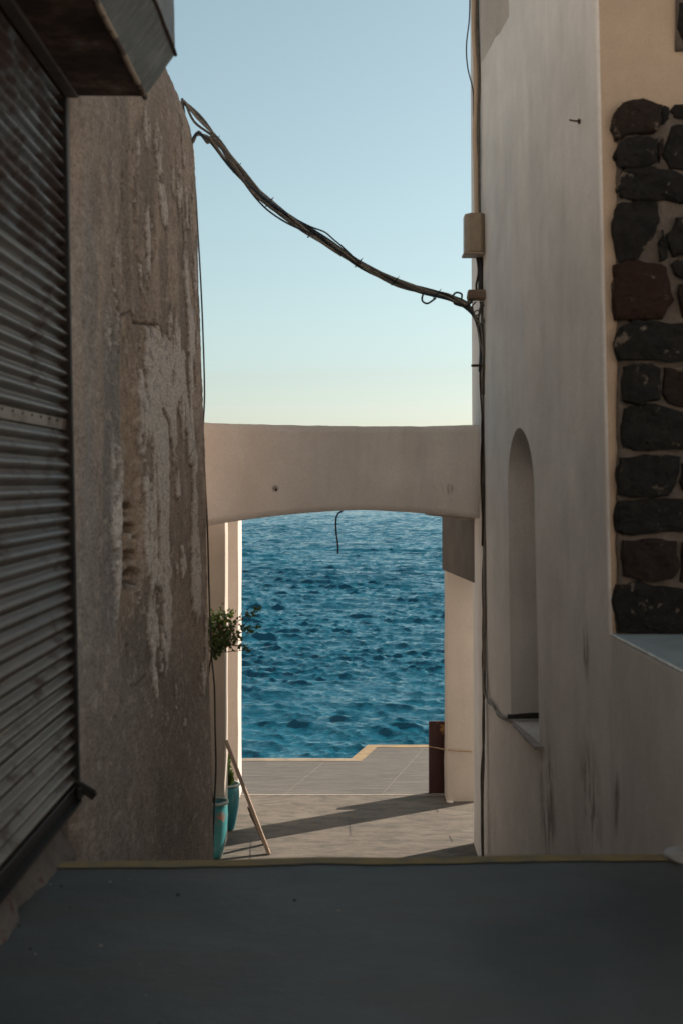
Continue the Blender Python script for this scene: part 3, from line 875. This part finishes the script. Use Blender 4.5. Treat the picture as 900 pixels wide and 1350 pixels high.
# ------------------------------------------------------------------ arch over the alley
def build_arch():
    a = empty('arched_beam', 'cream plastered arched beam spanning the alley in front of the sea', 'arch')
    d0, d1 = 9.95, 10.32
    nx, nz = 72, 12
    xs = np.linspace(265, 634, nx)
    def bot(x):
        if x < 480: t = (480-x)/(480-275); return 672.5+20.5*t**1.7
        t = (x-480)/(632-480); return 672.5+11*t**1.35
    def top(x): return 557.5+4.5*math.sin(min(1, max(0, (x-270)/250))*math.pi/2)-2.0*max(0, (x-560)/70)
    bm = bmesh.new(); fr = []; bk = []
    for x in xs:
        f_, b_ = [], []
        for j in range(nz+1):
            t = j/nz; y = top(x)+(bot(x)-top(x))*t
            p = P(x, y, d0)
            if j == 0: p.z += .004*mnoise.noise(Vector((p.x*9, 3, 0)))+.003*mnoise.noise(Vector((p.x*31, 3, 0)))
            p.y += .012*mnoise.noise(p*2.3)+.003*mnoise.noise(p*9)
            f_.append(bm.verts.new(p)); b_.append(bm.verts.new((p.x, d1, p.z)))
        fr.append(f_); bk.append(b_)
    for i in range(nx-1):
        for j in range(nz):
            bm.faces.new((fr[i][j], fr[i+1][j], fr[i+1][j+1], fr[i][j+1]))
            bm.faces.new((bk[i][j], bk[i][j+1], bk[i+1][j+1], bk[i+1][j]))
        bm.faces.new((fr[i][0], bk[i][0], bk[i+1][0], fr[i+1][0]))
        bm.faces.new((fr[i][-1], fr[i+1][-1], bk[i+1][-1], bk[i][-1]))
    for i in (0, nx-1):
        for j in range(nz): bm.faces.new((fr[i][j], fr[i][j+1], bk[i][j+1], bk[i][j]))
    sm = [(tuple(P(363, 644, d0)), (.035, .05, .035)), (tuple(P(585, 645, d0)), (.12, .1, .06))]
    link('beam', bm_mesh('beam', bm), plaster('arch_plaster', (.73, .67, .625), (.84, .785, .74), .25, 2.4, .003, 70, stains=sm), a, True)
    # flank wall on the right with its underside above head height, from the beam to the far pier
    zb = EYE-.82
    bm = bmesh.new()
    p0 = P(630, 700, 9.97).x; p1 = P(582, 700, 12.0).x
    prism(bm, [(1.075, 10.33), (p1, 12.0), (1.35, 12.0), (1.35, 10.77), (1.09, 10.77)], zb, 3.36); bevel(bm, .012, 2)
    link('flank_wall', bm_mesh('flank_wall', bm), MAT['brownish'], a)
    # inner rib just behind
    bm = bmesh.new(); rows = []
    for x in np.linspace(560, 640, 16):
        rows.append([bm.verts.new(P(x, y, d)) for y, d in ((640, 10.33), (bot(x)+1.5+2.4*((x-560)/80)**.8, 10.33), (bot(x)+1.5+2.4*((x-560)/80)**.8, 10.6), (640, 10.6))])
    for p, q_ in zip(rows, rows[1:]):
        for j in range(4): bm.faces.new((p[j], p[(j+1) % 4], q_[(j+1) % 4], q_[j]))
    bm.faces.new(rows[0]); bm.faces.new(rows[-1][::-1])
    link('rib', bm_mesh('rib', bm), MAT['cream'], a)
    # bolt stub on the beam
    bm = bmesh.new(); c = P(364, 645, d0); tube(bm, [c+Vector((0, .02, 0)), c+Vector((.004, -.03, -.006))], .008, 8, 2, smooth=False)
    link('bolt', bm_mesh('bolt', bm), MAT['rust'], a)
build_arch()

def pier(name, label, x0, x1, y0, y1, z1, mat, seed):
    bm = bmesh.new(); box(bm, x0, x1, y0, y1, -.2, z1); bevel(bm, .014, 2); dice(bm, .18); wobble(bm, .006, .35, seed)
    o = link(name, bm_mesh(name, bm), mat, None, True); tag(o, label, 'pillar'); return o
pr = pier('pillar', 'pale square pillar on the right of the opening beside the dark red panel', P(588, 0, 12.1).x, 1.33, 12.1, 12.36, 2.19, plaster('pillar_plaster', (.43, .375, .33), (.50, .44, .385), .14, 2.2), 1)
bm = bmesh.new(); c = P(584, 1052, 12.0)
bmesh.ops.create_icosphere(bm, subdivisions=2, radius=.035)
for v in bm.verts: v.co.z *= .3; v.co *= 1+.3*mnoise.noise(v.co*40)
o = link('mortar_fillet', bm_mesh('mortar_fillet', bm), MAT['cream'], pr); o.location = (P(593, 0, 12.06).x, 12.07, .005)
pier('pillar', 'pale square pillar on the left with a sunlit edge, behind the tall teal pot', -1.55, P(314.5, 0, 12.1).x, 12.1, 12.5, 3.3, MAT['cream'], 2)

def build_left_house():
    h = empty('cream_house', 'cream plastered house corner under the left end of the arch', 'building')
    xr = P(297, 0, 10.6).x
    bm = bmesh.new(); box(bm, -4.6, xr, 10.6, 10.86, -.2, 3.30); bevel(bm, .014, 2); dice(bm, .25); wobble(bm, .005, .4, 4)
    link('front_wall', bm_mesh('front_wall', bm), plaster('house_plaster', (.43, .375, .325), (.50, .44, .385), .18, 2), h, True)
    bm = bmesh.new(); box(bm, -4.6, -1.25, 10.862, 12.09, -.2, 3.30); link('side_wall', bm_mesh('side_wall', bm), MAT['cream'], h)
    bm = bmesh.new(); box(bm, -4.6, -1.16, 9.3, 9.94, -.2, 2.6); link('return_wall', bm_mesh('return_wall', bm), MAT['cream'], h)
build_left_house()

# ------------------------------------------------------------------ wires
def px_path(pts, d=None):
    return [P(*(p if len(p) == 3 else (p[0], p[1], d))) for p in pts]
MAIN = [(247, 138), (262, 160), (284, 186), (312, 222), (345, 258), (385, 290), (425, 317), (470, 346), (515, 369), (555, 382), (590, 391), (612, 402)]
def build_bundle():
    b = empty('cable_bundle', 'sagging bundle of grey cables strung between the two walls across the sky', 'cable')
    rnd = random.Random(8); mats = ['cable', 'cable_pale', 'cable', 'cable_black', 'cable_pale', 'cable', 'cable_blue']
    for s in range(9):
        ph = rnd.uniform(0, 6.28); tw = rnd.uniform(.5, 1.1); pts = []
        for i, (x, y) in enumerate(MAIN):
            t = i/(len(MAIN)-1); d = 9.22+.26*t
            amp = (6.6*(1-t)+4.0*t)*(.75+.5*rnd.random()); an = ph+tw*i*1.5
            pts.append(P(x+amp*.8*math.cos(an), y+amp*math.sin(an)*.75, d+.02*math.sin(an*1.3)))
        if s < 4:     # up on to the corner of the wall
            pts = [P(243+s*.6, 190-s*9, 9.17), P(241, 150-s*6, 9.2), P(243, 133+s, 9.2)] + pts[1:]
        else:         # loop round the hook below
            k = s-4; pts = [P(243, 146+k*3, 9.18), P(243+k*.4, 175+k, 9.18), P(250+k, 186+k*.6, 9.2), P(260+k*.6, 178-k*1.2, 9.21), P(274, 180+k*2.2, 9.22)] + pts[2:]
        if s % 3 == 0: pts += [P(626, 420, 9.5), P(633, 455, 9.52), P(632, 490, 9.52)]
        elif s % 3 == 1: pts += [P(620, 396, 9.5), P(633, 392, 9.53)]
        else: pts += [P(622, 412, 9.5), P(634, 440, 9.53), P(636, 520, 9.53)]
        tube_obj('strand', pts, rnd.choice((.0095, .011, .0125, .0088)), MAT[mats[s % 7]], b, 6, 5)
    # strands hanging free of the bundle
    tube_obj('strand', px_path([(318, 235), (335, 258), (352, 276), (375, 292), (398, 303), (415, 309)], 9.3), .0068, MAT['cable_black'], b)
    tube_obj('strand', px_path([(392, 290), (410, 299), (428, 306), (440, 316), (452, 326), (475, 348)], 9.34), .006, MAT['cable_black'], b)
    tube_obj('strand', px_path([(574, 393), (563, 400), (556, 396), (558, 387), (566, 385)], 9.44), .007, MAT['cable_black'], b, 6, 8)
    tube_obj('strand', px_path([(594, 394), (600, 386), (608, 388), (606, 397), (598, 400), (612, 404), (622, 398)], 9.46), .0075, MAT['cable_black'], b, 6, 8)
    # ties
    for x, y in ((284, 186), (312, 222), (355, 267), (410, 308), (472, 347), (520, 371), (575, 388)):
        c = P(x, y, 9.35); a_ = P(x+6, y-5, 9.35)
        ring = [c+Vector((.036*math.cos(a)*.7, .036*math.sin(a), .036*math.cos(a)*.8)) for a in [i*math.pi/4 for i in range(9)]]
        tube_obj('tie_wire', ring+[a_+Vector((.0, 0, .012))], .003, MAT['cable_black'], b, 4, 3)
build_bundle()
o = tube_obj('hanging_wire', px_path([(253, 205, 9.3), (258, 250, 9.31), (261, 300, 9.32), (265, 370, 9.33), (268, 440, 9.33), (270, 520, 9.33), (268, 575, 9.33), (271, 640, 9.33), (274, 700, 9.33),
    (276, 780, 9.33), (279, 860, 9.33), (283, 905, 9.33), (284, 960, 9.33), (285, 1010, 9.33), (283, 1060, 9.33), (281, 1120, 9.33), (281, 1179, 9.33)]), .0062, MAT['cable_black'])
tag(o, 'thin dark wire hanging down the far edge of the rough wall', 'wire')
o = tube_obj('dangling_wire', px_path([(452, 673), (446, 677), (443, 684), (443, 700), (445, 716), (445.5, 730)], 10.0), .0065, MAT['rust'])
tag(o, 'short rusty wire dangling from the middle of the arch', 'wire')

def build_conduit():
    c = empty('wall_cables', 'dark bundle of cables running down the far corner of the white house', 'cable')
    rj = random.Random(31)
    def ln(pts, r, m, d=9.56, jit=1.0):
        q_ = []
        for (xa, ya), (xb, yb) in zip(pts, pts[1:]):
            n = max(1, int(abs(yb-ya)/34))
            for i in range(n):
                t = i/n; q_.append((xa+(xb-xa)*t+rj.uniform(-jit, jit), ya+(yb-ya)*t))
        q_.append(pts[-1]); tube_obj('cable', px_path(q_, d), r, MAT[m], c)
    def on_face(pts, r, m):
        q_ = []
        for x, y in pts:
            p = ab(x, y); p.x -= r*.9+.004+.006*max(0, p.z-EYE); q_.append(p)
        tube_obj('cable', q_, r, MAT[m], c)
    ln([(629, -10), (630, 100), (631, 200), (631, 290)], .014, 'cable')
    ln([(624, -10), (626, 90), (626, 180), (628, 285)], .018, 'beige')
    ln([(619, -10), (615, 60), (617, 90), (622, 120), (624, 160), (631, 200), (632, 280)], .005, 'cable_black')
    ln([(633, 335), (632, 352), (634, 372), (633, 392)], .022, 'cable_black')
    ln([(628, 335), (630, 358), (627, 378), (631, 395)], .008, 'rust')
    ln([(633, 398), (634, 425), (635, 460), (637, 520), (637, 600), (636.5, 700), (636.5, 800), (637, 905), (636.5, 1000), (636, 1140)], .009, 'cable')
    ln([(637, 395), (639, 440), (639, 520), (639, 640), (638.5, 760), (638, 880), (638, 915)], .009, 'cable_pale', 9.54)
    ln([(635, 398), (631, 420), (633, 450), (632, 500), (635, 560), (634, 640), (635, 720)], .007, 'rust', 9.55)
    on_face([(639, 880), (640, 905), (643, 920), (650, 928), (656, 938), (661, 943), (668, 946), (675, 945)], .009, 'cable_pale')
    on_face([(639.5, 890), (641, 912), (645, 926), (653, 931), (657, 942), (663, 947), (671, 950)], .007, 'cable')
    ln([(634, 400), (640, 408), (637, 424), (629, 430), (631, 446), (636, 470), (634, 500)], .006, 'cable_pale', 9.5)
    ln([(626, 398), (622, 404), (627, 416), (634, 410), (632, 396)], .006, 'cable', 9.48)
    ln([(636, 520), (637, 640), (636, 760), (637, 900), (636, 1020), (636, 1140)], .009, 'rust', 9.575, 1.8)
    ln([(638, 425), (630, 410), (624, 412), (626, 420), (634, 432), (637, 470)], .0055, 'cable_pale', 9.48)
    b = empty('cable_bracket', 'rusty wooden block and bracket that anchors the cables at the house corner', 'bracket')
    bm = bmesh.new(); p = P(625, 390, 9.5); box(bm, p.x-.055, p.x+.10, 9.44, 9.56, p.z-.03, p.z+.045); bevel(bm, .02, 2); wobble(bm, .008, .05)
    link('block', bm_mesh('block', bm), simple('weathered_wood', (.24, .17, .125), (.15, .105, .08), 9, .85, bumpd=.006), b)
    bm = bmesh.new(); p = P(629, 482, 9.5); box(bm, p.x-.045, p.x+.035, 9.49, 9.53, p.z-.007, p.z+.009)
    link('iron_peg', bm_mesh('iron_peg', bm), MAT['rust'], b)
    # junction box with a hood
    j = empty('junction_box', 'beige metal junction box on the white house above the cable anchor', 'box')
    d = 9.5; x0, x1 = P(611.5, 0, d).x, P(636, 0, d).x; zt, zb = P(0, 283, d).z, P(0, 334, d).z
    ms = simple('beige_enamel', (.30, .235, .165), (.235, .18, .125), 12, .5, 0, .4, .001)
    bm = bmesh.new(); prism(bm, [(x0, d-.03), (x0+.035, d-.075), (x1-.02, d-.075), (x1+.02, d-.03), (x1+.02, d+.09), (x0, d+.09)], zb, zt); bevel(bm, .008, 2)
    link('cover', bm_mesh('cover', bm), ms, j)
    bm = bmesh.new(); box(bm, x0-.012, x1+.005, d-.088, d+.09, zb-.022, zb-.002); bevel(bm, .005, 1); link('lip', bm_mesh('lip', bm), ms, j)
    bm = bmesh.new(); box(bm, x0+.03, x0+.042, d-.081, d-.0755, zb+.005, zt-.005); link('seam', bm_mesh('seam', bm), ms, j)
build_conduit()

# ------------------------------------------------------------------ things on the terrace
def build_panel():
    d = 12.38; x0 = P(565, 0, d).x
    m = M('dark_red_paint', .5, .1, .4)
    cc = m.ramp(m.noise(5, 5, .6), [(.3, (.035, .012, .012)), (.7, (.05, .018, .017))])
    cen = P(583, 957, d)
    k = m.math('MULTIPLY', m.blob(tuple(cen), (.10, .1, .13)), m.mask(m.noise(22, 5, .7), .5, .56))
    cc = m.mix(k, cc, (.30, .16, .06)); mat = m.done(cc)
    o = empty('metal_panel', 'dark red painted metal panel with a chipped top beside the right pillar', 'panel')
    bm = bmesh.new(); box(bm, x0, x0+.42, d, d+.025, 0.005, P(0, 951, d).z); bevel(bm, .004, 1); link('sheet', bm_mesh('sheet', bm), mat, o)
    bm = bmesh.new(); box(bm, x0, x0+.03, d+.0252, d+.06, 0.005, P(0, 953, d).z); link('stiffener', bm_mesh('stiffener', bm), mat, o)
    r = tube_obj('rope', [P(564, 984, 12.37), P(578, 986.5, 12.34), P(592, 989, 12.075), P(605, 990, 12.07), P(622, 991, 12.06)], .0065, simple('tan_rope', (.36, .25, .16), (.28, .19, .12), 60, .9))
    tag(r, 'thin tan rope stretched from the dark red panel across the pillar', 'rope')
build_panel()

def build_board():
    o = empty('leaning_board', 'pale narrow wooden stand with a brown prop leaning against the house corner beside the pots', 'board')
    wood = simple('bleached_wood', (.44, .33, .255), (.33, .245, .19), 14, .75, bumpd=.003, stretch=(1, 1, .2))
    brown = simple('brown_wood', (.19, .125, .088), (.13, .085, .06), 10, .8, bumpd=.004)
    top = P(298, 976, 10.56); bot = P(355, 1127, 10.40); bot.z = .003
    bot = Vector((P(355, 1127, 10.38).x, 10.38, .0))
    def plank(name, a, b, w, t, mat, off=Vector()):
        """plank from a to b: w along y, t across"""
        ax = (b-a).normalized(); wd = Vector((-.12, 1, 0)); wd = (wd-ax*wd.dot(ax)).normalized(); n = ax.cross(wd).normalized()
        bm = bmesh.new(); vs_ = []
        for p in (a, b):
            for s, u in ((-1, -1), (1, -1), (1, 1), (-1, 1)): vs_.append(bm.verts.new(p+off+wd*w*s/2+n*t*u/2))
        for f in ((0, 1, 2, 3), (7, 6, 5, 4), (0, 4, 5, 1), (1, 5, 6, 2), (2, 6, 7, 3), (3, 7, 4, 0)): bm.faces.new([vs_[i] for i in f])
        bevel(bm, .004, 1); return link(name, bm_mesh(name, bm), mat, o)
    plank('stile', top, bot, .05, .03, wood)
    foot = Vector((P(350, 0, 10.67).x, 10.67, .0))
    plank('prop_leg', top.lerp(bot, .60)+Vector((-.02, .03, 0)), foot, .04, .035, brown)
    a = P(331, 1072, 10.44); b = P(353, 1118, 10.40)
    plank('batten', a, b, .03, .03, brown)
build_board()

glaze = M('turquoise_glaze', .28, 0, .5)
cc = glaze.ramp(glaze.noise(7, 5, .6), [(.3, (.025, .17, .205)), (.7, (.04, .24, .275))])
cc = glaze.mix(glaze.math('MULTIPLY', glaze.mask(glaze.noise(16, 5, .7, (1, 1, .4)), .6, .72), .6), cc, (.18, .36, .34))
MAT['glaze'] = glaze.done(cc)
g2 = M('worn_turquoise_glaze', .35, 0, .5)
cc = g2.ramp(g2.noise(7, 5, .6), [(.3, (.03, .18, .205)), (.7, (.05, .26, .28))])
k = g2.math('MULTIPLY', g2.blob(tuple(P(291, 1076, 10.28)), (.06, .16, .085)), g2.mask(g2.noise(34, 4, .6), .47, .53))
cc = g2.mix(k, cc, (.46, .15, .09))
cc = g2.mix(g2.math('MULTIPLY', g2.mask(g2.noise(11, 5, .7, (1, 1, .6), (4, 1, 1)), .58, .66), .7), cc, (.36, .44, .40)); MAT['glaze_worn'] = g2.done(cc)
soil = simple('pot_soil', (.05, .035, .025), (.03, .022, .016), 30, .95, bumpd=.01)
def pot(label, cx, cy, R_, H, mat):
    p = empty('flower_pot', label, 'pot', 'glazed pots by the house corner'); p.location = (cx, cy, 0)
    prof = [(.52, 0), (.60, .02), (.76, .22), (.93, .5), (1.0, .74), (.97, .90), (.93, .955)]
    bm = bmesh.new(); lathe(bm, [(.001, .001)]+[(r*R_, z*H) for r, z in prof]+[(.84*R_, .95*H), (.84*R_, .88*H)], 0, 0); link('body', bm_mesh('body', bm), mat, p, True)
    bm = bmesh.new(); lathe(bm, [(.90*R_, .957*H), (1.04*R_, .957*H), (1.07*R_, .975*H), (1.04*R_, H), (.88*R_, H), (.85*R_, .975*H), (.90*R_, .957*H)], 0, 0)
    link('rim', bm_mesh('rim', bm), simple('pale_rim', (.40, .42, .37), (.22, .33, .31), 16, .5), p, True)
    bm = bmesh.new(); rg = lathe(bm, [(.001, .905*H), (.83*R_, .90*H)], 0, 0); link('soil', bm_mesh('soil', bm), soil, p)
    return p
pot('worn turquoise glazed pot with a red chipped patch beside the rough wall', P(283, 0, 10.3).x, 10.3, .108, .455, MAT['glaze_worn'])
pot('taller turquoise glazed pot with a leafy plant behind the leaning board', P(299.5, 0, 11.12).x, 11.12, .110, .40, MAT['glaze'])

def leaf_mat(name, a, b):
    m = M(name, .55, 0, .35); c = m.ramp(m.noise(9, 3), [(.35, a), (.65, b)])
    m.b.inputs['Subsurface Weight'].default_value = 0
    tr = m.n.new('ShaderNodeBsdfTranslucent'); tr.inputs['Color'].default_value = (b[0]*1.3, b[1]*1.5, b[2], 1)
    mx = m.n.new('ShaderNodeMixShader'); mx.inputs[0].default_value = .3
    m.L(m.b.outputs[0], mx.inputs[1]); m.L(tr.outputs[0], mx.inputs[2]); m.L(mx.outputs[0], m.n['Material Output'].inputs['Surface'])
    return m.done(c)
LEAF = leaf_mat('green_leaves', (.028, .05, .014), (.06, .09, .024)); DRY = leaf_mat('reddish_leaves', (.10, .045, .028), (.14, .075, .035))
TWIG = simple('twig_bark', (.11, .075, .05), (.07, .05, .035), 30, .9)
def leaf(bm, p, dirv, size, rnd):
    d = dirv.normalized(); s = d.cross(Vector((rnd.uniform(-1, 1), rnd.uniform(-1, 1), rnd.uniform(.2, 1)))).normalized()
    n = d.cross(s)
    w = size*rnd.uniform(.30, .42)
    v = [p, p+d*size*.35+s*w+n*size*.06, p+d*size*.75+s*w*.7, p+d*size-n*size*.12, p+d*size*.75-s*w*.7, p+d*size*.35-s*w+n*size*.06, p+d*size*.5-n*size*.05]
    v = [bm.verts.new(q_) for q_ in v]
    for i in range(6): bm.faces.new((v[i], v[(i+1) % 6], v[6]))
def rdir(rnd):
    return Vector((rnd.gauss(0, 1), rnd.gauss(0, 1), rnd.gauss(0, 1))).normalized()

def build_vine():
    o = empty('climbing_shrub', 'straggly green climbing shrub sticking out from the rough wall over the opening', 'shrub')
    rnd = random.Random(12); st = bmesh.new(); lv = bmesh.new(); dr = bmesh.new()
    base = Vector((P(283, 0, 10.3).x, 10.3, .4))
    root = P(279, 862, 10.05)
    tube(st, [base, base+Vector((-.05, -.05, .35)), P(270, 960, 10.2), P(274, 900, 10.1), root], .009, 6, 6, .007)
    ends = [(342, 803), (339, 829), (331, 857), (336, 804), (331, 826), (326, 853), (318, 815), (312, 838), (306, 806), (300, 852), (294, 803), (290, 822), (286, 842), (298, 830), (305, 845), (282, 810), (308, 822), (284, 858)]
    for i, (x, y) in enumerate(ends):
        e = P(x, y, 10.05+rnd.uniform(-.12, .16)); mid = root.lerp(e, .5)+Vector((rnd.uniform(-.03, .03), rnd.uniform(-.05, .05), rnd.uniform(-.02, .05)))
        pts = [root, mid, e]; tube(st, pts, .0045, 5, 5, .0018)
        q_ = spline(pts, 10)
        far = x > 314
        for k, p in enumerate(q_):
            if k < 4: continue
            t = k/len(q_)
            nl = (1 if rnd.random() < .75 else 0) if far and t < .78 else (3 if far else 4)
            for _ in range(nl):
                j = p+rdir(rnd)*rnd.uniform(.005, .022 if far else .05)
                b = dr if rnd.random() < .10 else lv
                leaf(b, j, rdir(rnd)+Vector((0, 0, .3)), rnd.uniform(.022, .040), rnd)
    for x, y in ((341, 806), (337, 803), (352, 826), (330, 850)):
        pass
    for c_, n, r in ((P(284, 822, 10.05), 60, (.05, .09, .085)), (P(292, 842, 10.05), 40, (.075, .09, .06)), (P(296, 815, 10.05), 36, (.07, .08, .06))):
        for _ in range(n):
            u = rdir(rnd)*rnd.random()**.4; p = c_+Vector((u.x*r[0], u.y*r[1], u.z*r[2]))
            leaf(lv if rnd.random() > .06 else dr, p, rdir(rnd)+Vector((0, 0, .3)), rnd.uniform(.022, .042), rnd)
    link('stems', bm_mesh('stems', st), TWIG, o, True)
    f = link('foliage', bm_mesh('foliage', lv), LEAF, o); f['kind'] = 'stuff'
    f = link('dry_foliage', bm_mesh('dry_foliage', dr), DRY, o); f['kind'] = 'stuff'
build_vine()
def build_plant():
    o = empty('potted_plant', 'small leafy green plant growing out of the taller turquoise pot', 'plant')
    rnd = random.Random(21); st = bmesh.new(); lv = bmesh.new()
    b = Vector((P(299.5, 0, 11.12).x, 11.12, .36))
    for i in range(16):
        e = b+Vector((rnd.uniform(-.10, .09), rnd.uniform(-.1, .1), rnd.uniform(.06, .30)))
        pts = [b+Vector((rnd.uniform(-.03, .03), rnd.uniform(-.03, .03), 0)), b.lerp(e, .5)+Vector((rnd.uniform(-.02, .02), 0, .02)), e]
        tube(st, pts, .004, 5, 4, .002)
        for p in spline(pts, 7)[2:]:
            for _ in range(4): leaf(lv, p+rdir(rnd)*.015, rdir(rnd)+Vector((0, 0, .4)), rnd.uniform(.03, .055), rnd)
    link('stems', bm_mesh('stems', st), TWIG, o, True)
    f = link('foliage', bm_mesh('foliage', lv), LEAF, o); f['kind'] = 'stuff'
build_plant()
